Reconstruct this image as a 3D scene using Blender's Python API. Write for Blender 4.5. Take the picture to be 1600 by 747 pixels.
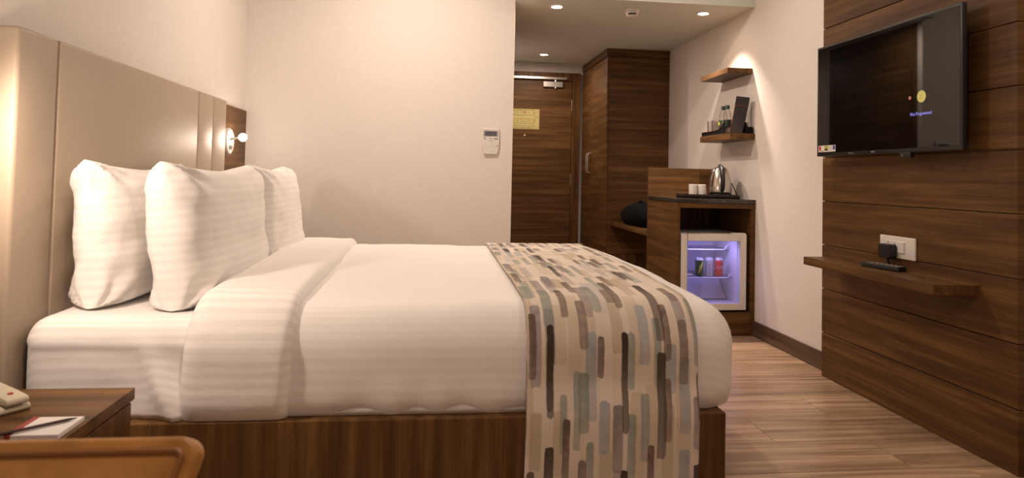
import bpy, bmesh, math, random
from mathutils import Vector, Matrix, noise
random.seed(7)
for o in list(bpy.data.objects): bpy.data.objects.remove(o)
S = bpy.context.scene
COL = S.collection

# ------------------------------------------------------------------ camera
YAW, PIT, ROL = .115, .0331, -.0215
CAM_H = 1.02
fw = Vector((math.sin(YAW)*math.cos(PIT), math.cos(YAW)*math.cos(PIT), math.sin(PIT)))
rt = Vector((math.cos(YAW), -math.sin(YAW), 0)); up = rt.cross(fw)
c_, s_ = math.cos(ROL), math.sin(ROL)
r2 = rt*c_ - up*s_; u2 = rt*s_ + up*c_
cd = bpy.data.cameras.new('camera'); cam = bpy.data.objects.new('camera', cd); COL.objects.link(cam)
m = Matrix((r2, u2, -fw)).transposed().to_4x4(); m.translation = (0, 0, CAM_H); cam.matrix_world = m
cd.sensor_width = 36; cd.lens = 36*1067/1600; cd.shift_y = -(373.5-240.35)/1600
cd.clip_start = .02
cd.dof.use_dof = True; cd.dof.focus_distance = 4.3; cd.dof.aperture_fstop = 5.0
S.camera = cam

# ------------------------------------------------------------------ world, exposure
w = bpy.data.worlds.new('world'); S.world = w; w.use_nodes = True
w.node_tree.nodes['Background'].inputs[0].default_value = (.9, .8, .7, 1)
w.node_tree.nodes['Background'].inputs[1].default_value = 0.0
S.view_settings.view_transform = 'Standard'; S.view_settings.look = 'None'
S.view_settings.gamma = 1; S.view_settings.use_curve_mapping = False
S.view_settings.exposure = 0.19
WARM = (1.0, .795, .665)
# lamp powers in watts (the lamps themselves are built with their fixtures below)
P_TVSIDE, P_BEDFAR, P_NEARWALL, P_BACK, P_ENTRY, P_SCONCE_FAR, P_SCONCE_NEAR = 5.5, 19.5, 8, 15.5, 10.5, 4.0, 18

# ------------------------------------------------------------------ materials
def lin(r, g, b):
    f = lambda c: (c/255/12.92) if c/255 <= .04045 else ((c/255+.055)/1.055)**2.4
    return (f(r), f(g), f(b), 1)
class N:
    def __init__(s, name):
        s.m = bpy.data.materials.new(name); s.m.use_nodes = True
        s.t = s.m.node_tree; s.n = s.t.nodes; s.b = s.n['Principled BSDF']
    def add(s, typ, **kw):
        n = s.n.new(typ)
        for k, v in kw.items(): setattr(n, k, v)
        return n
    def link(s, a, b): s.t.links.new(a, b)
    def setin(s, node, i, v):
        if hasattr(v, 'is_output') or isinstance(v, bpy.types.NodeSocket): s.link(v, node.inputs[i])
        else: node.inputs[i].default_value = v
    def math(s, op, a, b=None, c=None, clamp=False):
        n = s.add('ShaderNodeMath', operation=op, use_clamp=clamp)
        s.setin(n, 0, a)
        if b is not None: s.setin(n, 1, b)
        if c is not None: s.setin(n, 2, c)
        return n.outputs[0]
    def mix(s, fac, a, b, typ='MIX'):
        n = s.add('ShaderNodeMix', data_type='RGBA', blend_type=typ)
        s.setin(n, 0, fac); s.setin(n, 6, a); s.setin(n, 7, b)
        return n.outputs[2]
    def ramp(s, fac, stops, const=False):
        n = s.add('ShaderNodeValToRGB'); e = n.color_ramp.elements
        if const: n.color_ramp.interpolation = 'CONSTANT'
        while len(e) < len(stops): e.new(.5)
        for i, (p, c) in enumerate(stops): e[i].position = p; e[i].color = c
        s.link(fac, n.inputs[0]); return n.outputs[0]
    def noise(s, vec, scale, detail=3, rough=.5):
        n = s.add('ShaderNodeTexNoise'); n.inputs['Scale'].default_value = scale
        n.inputs['Detail'].default_value = detail; n.inputs['Roughness'].default_value = rough
        if vec is not None: s.link(vec, n.inputs['Vector'])
        return n.outputs[0]
    def coord(s, kind='Object'): return s.add('ShaderNodeTexCoord').outputs[kind]
    def bump(s, h, strength, dist=.01):
        n = s.add('ShaderNodeBump'); n.inputs['Strength'].default_value = strength
        n.inputs['Distance'].default_value = dist
        s.link(h, n.inputs['Height']); s.link(n.outputs[0], s.b.inputs['Normal'])
    def base(s, v): s.setin(s.b, 'Base Color', v)
def plain(name, col, rough=.5, metal=0, spec=.5, coat=0, grain=0):
    k = N(name); k.b.inputs['Roughness'].default_value = rough; k.b.inputs['Metallic'].default_value = metal
    k.b.inputs['Specular IOR Level'].default_value = spec; k.b.inputs['Coat Weight'].default_value = coat
    n = k.noise(k.coord(), 35, 2)
    d = tuple(c*.93 for c in col[:3])+(1,)
    k.base(k.mix(n, col, d))
    if grain: k.bump(k.noise(k.coord(), grain, 3), .15, .002)
    return k.m
def emit(name, col, st):
    k = N(name); k.base((0, 0, 0, 1)); k.b.inputs['Emission Color'].default_value = col
    k.b.inputs['Emission Strength'].default_value = st; return k.m
def wood(name, mode, dark, mid, light, rough=.45, fine=1.0, rnd=False, spec=.4):
    k = N(name)
    co = k.coord()
    sc = {'H': (.8, .8, 17), 'X': (.8, 17, 17), 'Y': (17, .8, 17), 'Z': (17, 17, .8)}[mode]
    f2 = {'H': (2.5, 2.5, 150), 'X': (2.5, 150, 150), 'Y': (150, 2.5, 150), 'Z': (150, 150, 2.5)}[mode]
    oi = k.add('ShaderNodeObjectInfo').outputs['Random']
    def mp(scale):
        n = k.add('ShaderNodeMapping'); n.inputs['Scale'].default_value = scale; k.link(co, n.inputs[0])
        cx = k.add('ShaderNodeCombineXYZ')
        for i in range(3): k.link(k.math('MULTIPLY', oi, 37.0+i*11), cx.inputs[i])
        k.link(cx.outputs[0], n.inputs['Location']); return n.outputs[0]
    a = k.noise(mp(sc), 1.6, 6, .62); b = k.noise(mp(f2), 1.0, 3, .5)
    t = k.math('ADD', k.math('MULTIPLY', a, .8), k.math('MULTIPLY', b, .2*fine))
    c = k.ramp(t, [(.30, dark), (.5, mid), (.68, light)])
    if rnd: c = k.mix(k.math('MULTIPLY', oi, .35), c, dark)
    k.base(c); k.b.inputs['Roughness'].default_value = rough; k.b.inputs['Specular IOR Level'].default_value = spec
    k.bump(b, .08, .002)
    return k.m
def linen(name, c1, c2, period=.030, wr=.25):
    k = N(name); uv = k.coord('UV'); sp = k.add('ShaderNodeSeparateXYZ'); k.link(uv, sp.inputs[0])
    s = k.math('SINE', k.math('MULTIPLY', sp.outputs[1], 2*math.pi/period))
    s = k.math('MULTIPLY_ADD', s, 2.2, .5, clamp=True)
    k.base(k.mix(s, c1, c2))
    k.link(k.math('MULTIPLY_ADD', s, -.25, .75), k.b.inputs['Roughness'])
    k.b.inputs['Sheen Weight'].default_value = .15; k.b.inputs['Specular IOR Level'].default_value = .3
    mp = k.add('ShaderNodeMapping'); mp.inputs['Scale'].default_value = (1, 1.6, 2.0); k.link(k.coord(), mp.inputs[0])
    h = k.math('ADD', k.math('MULTIPLY', k.noise(mp.outputs[0], 7, 3, .5), 1.0), k.math('MULTIPLY', k.noise(k.coord(), 350, 2), .05))
    k.bump(h, wr, .03)
    return k.m

M = {}
M['wall'] = plain('wall_paint', (.81, .755, .70, 1), .85, spec=.2)
M['ceil'] = plain('ceiling_paint', (.66, .68, .62, 1), .9, spec=.15)
WALNUT = ((.052, .024, .0075, 1), (.112, .054, .0175, 1), (.205, .106, .037, 1))
M['wood_h'] = wood('walnut_laminate', 'H', *WALNUT, spec=.2)
M['wood_y'] = wood('walnut_laminate_shelf', 'Y', *WALNUT, spec=.2)
M['wood_x'] = wood('walnut_laminate_top', 'X', *WALNUT, spec=.2)
M['wood_z'] = wood('walnut_laminate_upright', 'Z', *WALNUT, spec=.2)
M['plank'] = wood('wood_look_plank', 'X', (.15, .093, .055, 1), (.42, .275, .168, 1), (.70, .49, .32, 1), .30, 1.2, True, .5)
M['grout'] = plain('grout', (.50, .39, .29, 1), .8)
M['skirt'] = wood('wood_look_skirting', 'Y', (.06, .037, .022, 1), (.11, .07, .042, 1), (.17, .115, .07, 1), .4)
M['leather'] = plain('beige_leather', (.42, .335, .245, 1), .48, spec=.45, grain=260)
M['duvet'] = linen('white_duvet_cotton', (.84, .81, .77, 1), (.81, .775, .735, 1), .030, .08)
M['sheet'] = linen('white_striped_sheet', (.86, .825, .785, 1), (.79, .755, .71, 1), .030, .10)
M['pillow'] = linen('white_striped_pillowcase', (.87, .835, .795, 1), (.825, .79, .75, 1), .026, .12)
M['white'] = plain('white_plastic', (.78, .75, .70, 1), .35)
M['cream'] = plain('cream_plastic', (.62, .56, .42, 1), .4)
M['black'] = plain('black_plastic', (.012, .011, .010, 1), .35)
M['blackm'] = plain('black_matte', (.007, .0065, .006, 1), .9, spec=.12)
M['steel'] = plain('brushed_steel', (.62, .58, .53, 1), .22, 1)
M['alu'] = plain('satin_aluminium', (.62, .59, .55, 1), .38, 1)
M['granite'] = None
k = N('black_granite'); nn = k.noise(k.coord(), 260, 4, .7)
k.base(k.ramp(nn, [(.40, (.012, .010, .009, 1)), (.56, (.05, .042, .036, 1)), (.68, (.22, .19, .16, 1))])); k.b.inputs['Roughness'].default_value = .12
M['granite'] = k.m
k = N('screen_glass'); k.base((.003, .003, .0032, 1)); k.b.inputs['Roughness'].default_value = .03; k.b.inputs['Specular IOR Level'].default_value = .5
M['screen'] = k.m
k = N('tan_leather'); nn = k.noise(k.coord(), 9, 4, .6)
k.base(k.ramp(nn, [(.3, (.27, .112, .022, 1)), (.55, (.46, .215, .052, 1)), (.75, (.56, .30, .09, 1))])); k.b.inputs['Roughness'].default_value = .42
k.bump(k.noise(k.coord(), 180, 3), .2, .002)
M['tan'] = k.m
M['tan_piping'] = plain('tan_leather_piping', (.26, .105, .026, 1), .45)
def glassy(name, tint, gl=.10, rough=.02):
    k = N(name); n = k.n; out = n['Material Output']
    tr = k.add('ShaderNodeBsdfTransparent'); tr.inputs[0].default_value = tint
    g = k.add('ShaderNodeBsdfGlossy'); g.inputs['Roughness'].default_value = rough
    lw = k.add('ShaderNodeLayerWeight'); lw.inputs[0].default_value = .35
    f = k.math('MULTIPLY_ADD', lw.outputs['Fresnel'], .45, gl*.3, clamp=True)
    mx = k.add('ShaderNodeMixShader'); k.link(f, mx.inputs[0]); k.link(tr.outputs[0], mx.inputs[1]); k.link(g.outputs[0], mx.inputs[2])
    k.link(mx.outputs[0], out.inputs[0]); return k.m
M['glass'] = glassy('clear_glass', (.975, .97, .96, 1), .2)
M['pane'] = glassy('fridge_pane', (.90, .90, .95, 1), .12)
M['red'] = plain('red_print', (.55, .035, .03, 1), .3)
M['blue'] = plain('blue_print', (.03, .08, .40, 1), .3)
M['green'] = plain('green_can', (.035, .075, .02, 1), .3)
M['lime'] = plain('lime_print', (.45, .55, .06, 1), .35)
M['silver'] = plain('silver_can', (.62, .60, .58, 1), .3, .6)
M['paper'] = plain('white_paper', (.80, .76, .72, 1), .8)
M['pinkpaper'] = plain('pink_paper', (.78, .50, .44, 1), .8)
M['redcover'] = plain('red_cover', (.35, .05, .04, 1), .6)
M['yellow'] = plain('yellow_paper', (.60, .52, .20, 1), .7)
M['ink'] = plain('dark_ink', (.06, .055, .04, 1), .8)
M['darkglass'] = plain('grey_display', (.12, .12, .13, 1), .2)
M['greybtn'] = plain('grey_button', (.35, .33, .31, 1), .5)
M['darkgreen'] = plain('dark_green_cap', (.02, .035, .025, 1), .4)
M['lampon'] = emit('lit_lamp', (1, .86, .68, 1), 30)
M['led'] = emit('fridge_led', (.55, .55, 1, 1), 6)
M['txt'] = emit('screen_blue_text', (.22, .20, .62, 1), 1.1)
M['scr_y'] = emit('screen_yellow', (.62, .48, .12, 1), .75)
M['scr_y2'] = emit('screen_yellow_dark', (.42, .31, .07, 1), .6)
M['scr_r'] = emit('screen_red', (.60, .16, .12, 1), .7)

# bed runner: brush-stroke print, u across the runner, v along it (metres)
k = N('runner_print'); uv = k.coord('UV'); sp = k.add('ShaderNodeSeparateXYZ'); k.link(uv, sp.inputs[0]); U, V = sp.outputs[0], sp.outputs[1]
cream = (.50, .40, .285, 1)
wc = k.noise(uv, 30, 4, .65)
colr = k.mix(k.noise(uv, 8, 3), (.72, .63, .54, 1), (.62, .53, .43, 1))
def layer(colr, cw, ln, seed, dens, pal, wmin, wmax, alpha, wob):
    nz = k.noise(uv, 22, 3, .6); nz2 = k.noise(uv, 60, 3, .7)
    cu = k.math('ADD', k.math('DIVIDE', U, cw), k.math('MULTIPLY_ADD', nz, wob, seed*3.37))
    ci = k.math('FLOOR', cu); fu = k.math('ABSOLUTE', k.math('SUBTRACT', k.math('FRACT', cu), .5))
    wn = k.add('ShaderNodeTexWhiteNoise', noise_dimensions='1D'); k.link(k.math('ADD', ci, seed*17.3), wn.inputs['W'])
    rv = k.math('ADD', k.math('DIVIDE', V, ln), k.math('MULTIPLY', wn.outputs[0], 9.0))
    rv = k.math('ADD', rv, k.math('MULTIPLY', nz2, .07))
    ri = k.math('FLOOR', rv); fv = k.math('ABSOLUTE', k.math('SUBTRACT', k.math('FRACT', rv), .5))
    cx = k.add('ShaderNodeCombineXYZ'); k.link(ci, cx.inputs[0]); k.link(ri, cx.inputs[1]); cx.inputs[2].default_value = seed
    w2 = k.add('ShaderNodeTexWhiteNoise', noise_dimensions='3D'); k.link(cx.outputs[0], w2.inputs['Vector'])
    sc = k.add('ShaderNodeSeparateColor'); k.link(w2.outputs['Color'], sc.inputs[0]); h1, h2, h3 = sc.outputs
    hw = k.math('MULTIPLY_ADD', h1, wmax-wmin, wmin); hl = k.math('MULTIPLY_ADD', h2, .22, .25)
    # rounded-end stroke: distance in metres
    du = k.math('MULTIPLY', k.math('SUBTRACT', fu, hw), cw); dv = k.math('MULTIPLY', k.math('SUBTRACT', fv, hl), ln)
    d = k.math('SMOOTH_MAX', du, dv, .016)
    mask = k.math('MULTIPLY_ADD', d, -700.0, .5, clamp=True)
    mask = k.math('MULTIPLY', mask, k.math('LESS_THAN', h3, dens))
    dry = k.math('MULTIPLY_ADD', k.math('FRACT', rv), .45, .62)
    a = k.math('MULTIPLY', k.math('MULTIPLY', mask, dry), k.math('MULTIPLY_ADD', wc, .8, alpha-.4, clamp=True))
    pc = k.ramp(w2.outputs['Value'], pal, True)
    return k.mix(a, colr, pc)
TA = (.40, .30, .185, 1); TE = (.20, .215, .175, 1); GR = (.20, .17, .165, 1); BR = (.135, .088, .062, 1); DK = (.045, .029, .020, 1); PI = (.60, .47, .38, 1); LG = (.33, .29, .26, 1); BL = (.25, .265, .28, 1)
colr = layer(colr, .046, .30, 1, .70, [(0, (.52, .43, .32, 1)), (.35, (.74, .64, .56, 1)), (.6, (.57, .48, .36, 1)), (.85, (.50, .46, .43, 1))], .34, .48, .85, .10)
colr = layer(colr, .040, .26, 2, .62, [(0, (.27, .29, .25, 1)), (.36, (.42, .37, .34, 1)), (.55, (.26, .225, .225, 1)), (.70, (.33, .345, .36, 1)), (.88, (.45, .36, .25, 1))], .26, .44, .85, .12)
colr = layer(colr, .050, .22, 3, .46, [(0, BR), (.40, (.21, .155, .12, 1)), (.65, (.22, .185, .18, 1)), (.85, (.24, .26, .22, 1))], .18, .32, .95, .10)
colr = layer(colr, .110, .33, 5, .46, [(0, DK), (.45, BR), (.75, (.09, .065, .05, 1))], .08, .13, 1.2, .05)
k.base(colr); k.b.inputs['Roughness'].default_value = .8; k.b.inputs['Specular IOR Level'].default_value = .25
k.bump(k.noise(uv, 500, 2), .1, .002)
M['runner'] = k.m

# ------------------------------------------------------------------ geometry helpers
class MB:
    def __init__(s): s.v = []; s.f = []; s.uv = None
    def add(s, vs, fs):
        b = len(s.v); s.v += [tuple(p) for p in vs]; s.f += [tuple(i+b for i in f) for f in fs]; return s
    def box(s, x0, x1, y0, y1, z0, z1, mat=None):
        vs = [Vector((x, y, z)) for x in (x0, x1) for y in (y0, y1) for z in (z0, z1)]
        if mat is not None: vs = [mat @ p for p in vs]
        return s.add(vs, [(0, 1, 3, 2), (4, 6, 7, 5), (0, 4, 5, 1), (2, 3, 7, 6), (0, 2, 6, 4), (1, 5, 7, 3)])
    def prism(s, poly, h0, h1, axis='Z', mat=None):
        n = len(poly); vs = []
        for h in (h0, h1):
            for a, b in poly:
                p = {'Z': (a, b, h), 'Y': (a, h, b), 'X': (h, a, b)}[axis]; vs.append(Vector(p))
        if mat is not None: vs = [mat @ p for p in vs]
        return s.add(vs, [tuple(range(n))[::-1], tuple(range(n, 2*n))]+[(i, (i+1) % n, (i+1) % n+n, i+n) for i in range(n)])
    def lathe(s, prof, c=(0, 0, 0), axis='Z', n=24, mat=None):
        vs = []; c = Vector(c)
        for r, h in prof:
            for i in range(n):
                a = 2*math.pi*i/n; x, y = r*math.cos(a), r*math.sin(a)
                p = Vector({'Z': (x, y, h), 'Y': (x, h, y), 'X': (h, x, y)}[axis])
                if mat is not None: p = mat @ p
                vs.append(p+c)
        fs = []
        for j in range(len(prof)-1):
            for i in range(n): fs.append((j*n+i, j*n+(i+1) % n, (j+1)*n+(i+1) % n, (j+1)*n+i))
        if prof[0][0] > 1e-6: fs.append(tuple(range(n))[::-1])
        if prof[-1][0] > 1e-6: fs.append(tuple(range((len(prof)-1)*n, len(prof)*n)))
        return s.add(vs, fs)
    def tube(s, pts, r, n=8):
        pts = [Vector(p) for p in pts]; vs = []; fs = []
        t0 = (pts[1]-pts[0]).normalized(); a = t0.orthogonal().normalized()
        for i, p in enumerate(pts):
            t = (pts[min(i+1, len(pts)-1)]-pts[max(i-1, 0)]).normalized()
            a = (a-t*a.dot(t)).normalized(); b = t.cross(a)
            rr = r[i] if isinstance(r, (list, tuple)) else r
            for j in range(n):
                g = 2*math.pi*j/n; vs.append(p+a*math.cos(g)*rr+b*math.sin(g)*rr)
        for i in range(len(pts)-1):
            for j in range(n): fs.append((i*n+j, i*n+(j+1) % n, (i+1)*n+(j+1) % n, (i+1)*n+j))
        fs.append(tuple(range(n))[::-1]); fs.append(tuple(range((len(pts)-1)*n, len(pts)*n)))
        return s.add(vs, fs)
    def build(s, name, mat, parent=None, bevel=0, seg=2, smooth=False, uv=None):
        me = bpy.data.meshes.new(name); me.from_pydata(s.v, [], s.f); me.update()
        bm = bmesh.new(); bm.from_mesh(me); bmesh.ops.remove_doubles(bm, verts=bm.verts, dist=1e-6)
        bmesh.ops.recalc_face_normals(bm, faces=bm.faces)
        if bevel:
            es = [e for e in bm.edges if len(e.link_faces) == 2 and e.calc_face_angle(0) > .5]
            bmesh.ops.bevel(bm, geom=es, offset=bevel, segments=seg, affect='EDGES', profile=.5, clamp_overlap=True)
        bm.to_mesh(me); bm.free()
        if smooth:
            me.polygons.foreach_set('use_smooth', [True]*len(me.polygons))
        o = bpy.data.objects.new(name, me); COL.objects.link(o); me.materials.append(M[mat] if isinstance(mat, str) else mat)
        if smooth and smooth != 'all':
            me.set_sharp_from_angle(angle=math.radians(40))
        if uv:
            L = me.uv_layers.new(name='UVMap')
            for lp in me.loops: L.data[lp.index].uv = uv(me.vertices[lp.vertex_index].co)
        if parent is not None: setparent(o, parent)
        return o
def setparent(o, p):
    o.parent = p; o.matrix_parent_inverse = Matrix.Translation(p.location).inverted()
def tag(o, label, cat=None, group=None, kind=None):
    o['label'] = label
    if cat: o['category'] = cat
    if group: o['group'] = group
    if kind: o['kind'] = kind
    return o
def thing(name, loc, label, cat, group=None):
    o = bpy.data.objects.new(name, None); COL.objects.link(o); o.location = loc; o.empty_display_size = .05
    return tag(o, label, cat, group)
def box(*a): return MB().box(*a)
def struct(o, label): o['kind'] = 'structure'; o['label'] = label; return o
def text(name, body, size, mat, parent, M4, ext=.0006, sx=1.0):
    cu = bpy.data.curves.new(name, 'FONT'); cu.body = body; cu.size = size; cu.extrude = ext; cu.align_x = 'CENTER'; cu.align_y = 'CENTER'
    cu.resolution_u = 2
    t = bpy.data.objects.new(name, cu); COL.objects.link(t)
    dg = bpy.context.evaluated_depsgraph_get(); me = bpy.data.meshes.new_from_object(t.evaluated_get(dg))
    bpy.data.objects.remove(t)
    me.transform(Matrix.Diagonal((sx, 1, 1, 1))); me.transform(M4)
    me.materials.clear(); me.materials.append(M[mat])
    o = bpy.data.objects.new(name, me); COL.objects.link(o)
    if parent is not None: setparent(o, parent)
    return o
def facing(loc, right, upv):
    r = Vector(right).normalized(); u = Vector(upv).normalized(); n = r.cross(u)
    m = Matrix((r, u, n)).transposed().to_4x4(); m.translation = loc; return m
def area(name, loc, power, r, parent, col=WARM, direction=(0, 0, -1), spread=math.pi):
    l = bpy.data.lights.new(name, 'AREA'); l.shape = 'DISK'; l.size = 2*r; l.energy = power; l.color = col; l.spread = spread
    o = bpy.data.objects.new(name, l); COL.objects.link(o); o.location = loc
    o.rotation_euler = Vector(direction).to_track_quat('-Z', 'Y').to_euler()
    if parent is not None: setparent(o, parent)
    return o

# ------------------------------------------------------------------ room shell
XL, XR, YP, YS, YD, XPART = -1.20, 2.14, 4.51, 4.37, 7.09, .523
ZC, ZB, YBK = 2.20, 2.62, -1.8
FL = struct(box(XL-.1, XR+.1, YBK-.1, YD+.1, -.08, -.0016).build('floor', 'grout'), 'wood-look plank tile floor')
W_, L_ = .27, 1.2
row = 0; y = 2.845-W_*18
while y < YD:
    off = {2.575: 1.365, 2.305: 1.75, 2.845: 1.76}.get(round(y, 3), .37*row*1.0 % L_)
    x = off-L_*6
    while x < XR:
        a, b = max(x, XL), min(x+L_, XR); c, d = max(y, YBK), min(y+W_, YD)
        if b-a > .02 and d-c > .02:
            g = .0012
            o = box(-(b-a)/2+g, (b-a)/2-g, -(d-c)/2+g, (d-c)/2-g, -.0016, .0).build('plank', 'plank')
            o.parent = FL; o.location = ((a+b)/2, (c+d)/2, 0)
        x += L_
    y += W_; row += 1
struct(box(XL-.1, XL, YBK, YP, 0, ZB).build('wall_left', 'wall'), 'cream painted wall behind the headboard')
struct(box(XR, XR+.1, YBK, YD, 0, ZB).build('wall_right', 'wall'), 'cream painted wall beside the television panel')
struct(box(XL-.1, XPART, YP, YD, 0, ZB).build('wall_back', 'wall', bevel=.003), 'cream partition wall beyond the bed')
struct(box(XPART, XR+.1, YD, YD+.1, 0, ZB).build('wall_entry', 'wall'), 'cream wall around the entrance door')
struct(box(XL-.1, XR+.1, YBK-.1, YBK, 0, ZB).build('wall_rear', 'wall'), 'cream wall opposite the partition')
struct(box(XL-.1, XR+.1, YBK-.1, YP, ZB, ZB+.1).build('ceiling', 'ceil'), 'white bedroom ceiling')
ce = struct(box(XPART, XR, YS, 5.50, ZC, ZB-.001).build('ceiling_entry', 'ceil'), 'lowered ceiling over the entry passage')
MB().box(XPART, XR, 5.504, YD, ZC+.004, ZB+.1).build('ceiling_board', 'ceil', ce)
struct(box(XR-.012, XR, 3.45, 4.335, 0, .10).build('baseboard_right', 'skirt', bevel=.001), 'brown wood-look skirting along the right wall')
struct(box(XR-.012, XR, YBK, 2.215, 0, .10).build('baseboard_right', 'skirt', bevel=.001), 'brown wood-look skirting near the television panel')
struct(box(XPART, XPART+.012, 5.665, YD-.052, 0, .10).build('baseboard_back', 'skirt', bevel=.001), 'brown wood-look skirting in the entry passage')
struct(box(XL, XL+.012, 3.832, YP, .0, 1.40).build('trim_1', 'wood_h', bevel=.001), 'walnut wall cladding between headboard and partition')
struct(box(XL, XL+.012, 1.2, 1.95, .0, 1.40).build('trim_2', 'wood_h', bevel=.001), 'walnut wall cladding behind the bedside table')

# entrance door
door = bpy.data.objects.new('door_1', None); COL.objects.link(door); door.location = (1.0, YD, 0); struct(door, 'dark walnut entrance door with closer')
DF = MB().box(1.44, 1.525, YD-.05, YD, 0, 2.12).box(.56, 1.44, YD-.05, YD, 2.035, 2.12).box(.524, .56, YD-.05, YD, 0, 2.12)
DF.build('door_frame', 'wood_z', door, bevel=.003)
MB().box(.562, 1.437, YD-.035, YD-.002, .006, 2.033).build('door_panel', 'wood_h', door, bevel=.002)
cl = MB().box(.78, 1.375, YD-.085, YD-.052, 2.042, 2.068).build('closer_rail', 'alu', door, bevel=.003)
cb = MB().box(1.125, 1.335, YD-.075, YD-.036, 1.962, 2.022).build('closer_body', 'alu', door, bevel=.005)
MB().lathe([(.012, 1.95), (.012, 2.045)], (1.255, YD-.06, 0), n=12).build('spindle', 'alu', cb)
for z in (1.78, 1.0, .25):
    MB().box(1.434, 1.444, YD-.045, YD-.034, z-.06, z+.06).build('hinge', 'alu', door, bevel=.001)
pe = MB().lathe([(0, YD-.045), (.011, YD-.044), (.014, YD-.04), (.014, YD-.034)], (.943, 0, 1.45), 'Y', 16).build('peephole', plain('brass', (.75, .6, .42, 1), .3, .8), door, smooth=True)
hd = MB().lathe([(.028, YD-.045), (.028, YD-.034)], (.63, 0, 1.0), 'Y', 16).build('handle', 'alu', door)
MB().tube([(.63, YD-.045, 1.0), (.63, YD-.09, 1.0), (.66, YD-.095, 1.0), (.76, YD-.095, 1.0)], .01, 8).build('lever', 'alu', hd, smooth=True)

d2 = bpy.data.objects.new('door_2', None); COL.objects.link(d2); d2.location = (XPART, 5.1, 0); struct(d2, 'dark walnut bathroom door in the entry passage')
MB().box(XPART, XPART+.005, 4.56, 4.62, 0, 2.195).box(XPART, XPART+.005, 5.60, 5.66, 0, 2.195).box(XPART, XPART+.005, 4.62, 5.60, 2.08, 2.195).build('door_frame', 'wood_z', d2, bevel=.002)
MB().box(XPART, XPART+.003, 4.622, 5.598, .006, 2.078).build('door_panel', 'wood_h', d2, bevel=.002)
hd = MB().lathe([(.028, XPART+.02), (.028, XPART+.03)], (0, 5.52, 1.0), 'X', 16).build('handle', 'alu', d2)
MB().tube([(XPART+.03, 5.52, 1.0), (XPART+.07, 5.52, 1.0), (XPART+.075, 5.49, 1.0), (XPART+.075, 5.40, 1.0)], .01, 8).build('lever', 'alu', hd, smooth=True)

# evacuation plan on the door
ev = thing('evacuation_plan', (.955, YD-.037, 1.515), 'yellow evacuation floor plan sheet stuck on the dark door', 'plan')
MB().box(.79, 1.094, YD-.0385, YD-.036, 1.518, 1.726).build('sheet', 'yellow', ev)
g = MB(); yb0, yb1 = YD-.0395, YD-.038
def hl(x0, x1, z, t=.0022): g.box(x0, x1, yb0, yb1, z-t/2, z+t/2)
def vl(x, z0, z1, t=.0022): g.box(x-t/2, x+t/2, yb0, yb1, z0, z1)
for z in (1.712, 1.668, 1.655, 1.625, 1.575): hl(.80, 1.03, z)
for i, x in enumerate((.80, .835, .865, .90, .925, .955, .985, 1.03)):
    vl(x, 1.668, 1.712); vl(x, 1.575, 1.625)
    hl(x, x+.018, 1.69, .003); hl(x+.006, x+.02, 1.60, .003)
for i in range(9): g.box(.80+i*.0285, .82+i*.0285, yb0, yb1, 1.545+(i % 2)*.006, 1.549+(i % 2)*.006); g.box(.80+i*.024, .816+i*.024, yb0, yb1, 1.533, 1.536)
for i in range(6): hl(1.045, 1.08-(i % 3)*.008, 1.70-i*.018, .003)
vl(1.038, 1.53, 1.715, .0015); hl(.80, 1.085, 1.717, .0015); vl(1.085, 1.53, 1.717, .0015); hl(.80, 1.085, 1.527, .0015)
g.build('plan_print', 'ink', ev)
MB().box(.93, .947, yb0, yb1, 1.685, 1.70).build('red_mark', 'red', ev)

# ------------------------------------------------------------------ ceiling fixtures
def downlight(x, y, z, r, power, label, group=None, tilt=(0, 0, -1), spread=math.pi, off=''):
    t = thing('recessed_downlight', (x, y, z), label, 'downlight', group)
    MB().lathe([(r*.72, -.004), (r*.80, -.010), (r*1.0, -.008), (r*1.05, -.001), (r*1.05, .0)], (x, y, z), n=28).build('trim_ring', 'white', t, smooth=True)
    MB().lathe([(0, -.0055), (r*.70, -.0055), (r*.70, -.0045), (0, -.0045)], (x, y, z), n=24).build('lens'+off.replace('_off', '_%d_off' % (len(bpy.data.lights)+1)), 'lampon', t)
    area('downlight_lamp'+off.replace('_off', '_%d_off' % (len(bpy.data.lights)+1)), (x, y, z-.014), power, r*.6, t, direction=tilt, spread=spread)
downlight(.82, 4.60, ZC, .05, P_ENTRY, 'bright recessed downlight in lowered ceiling next to the partition wall')
downlight(1.862, 4.585, ZC, .048, P_ENTRY*.7, 'bright recessed downlight in lowered ceiling above the wall shelves', tilt=(.05, 0, -1), spread=math.radians(88))
downlight(1.035, 6.46, ZC+.004, .048, P_ENTRY*.8, 'recessed downlight in lowered ceiling close to the entrance door')
downlight(1.45, 3.62, ZB, .05, P_TVSIDE, 'recessed downlight in bedroom ceiling above the television side', off='_offscreen')
downlight(-.15, 3.62, ZB, .05, P_BEDFAR, 'recessed downlight in bedroom ceiling above the bed', off='_offscreen')
downlight(2.06, 1.88, ZB, .05, P_NEARWALL, 'recessed downlight in bedroom ceiling close to the right wall', off='_offscreen')
downlight(.2, .6, ZB, .05, P_BACK, 'recessed downlight in bedroom ceiling between bed and rear wall', off='_offscreen')
sd = thing('smoke_detector', (1.352, 4.60, ZC), 'round white smoke detector with dark slots on lowered ceiling', 'smoke detector')
MB().lathe([(.050, 0), (.052, -.012), (.050, -.024), (.043, -.028), (.040, -.044), (.030, -.052), (0, -.053)], (1.352, 4.60, ZC), n=28).build('housing', 'white', sd, smooth=True)
for a in (-.9, -.35, .2):
    an = -math.pi/2+a*.75
    MB().box(-.004, .004, -.010, .010, -.005, .005, Matrix.Translation((1.352+.041*math.cos(an), 4.60+.041*math.sin(an), ZC-.038)) @ Matrix.Rotation(an, 4, 'Z')).build('vent_slot', 'black', sd)
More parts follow.
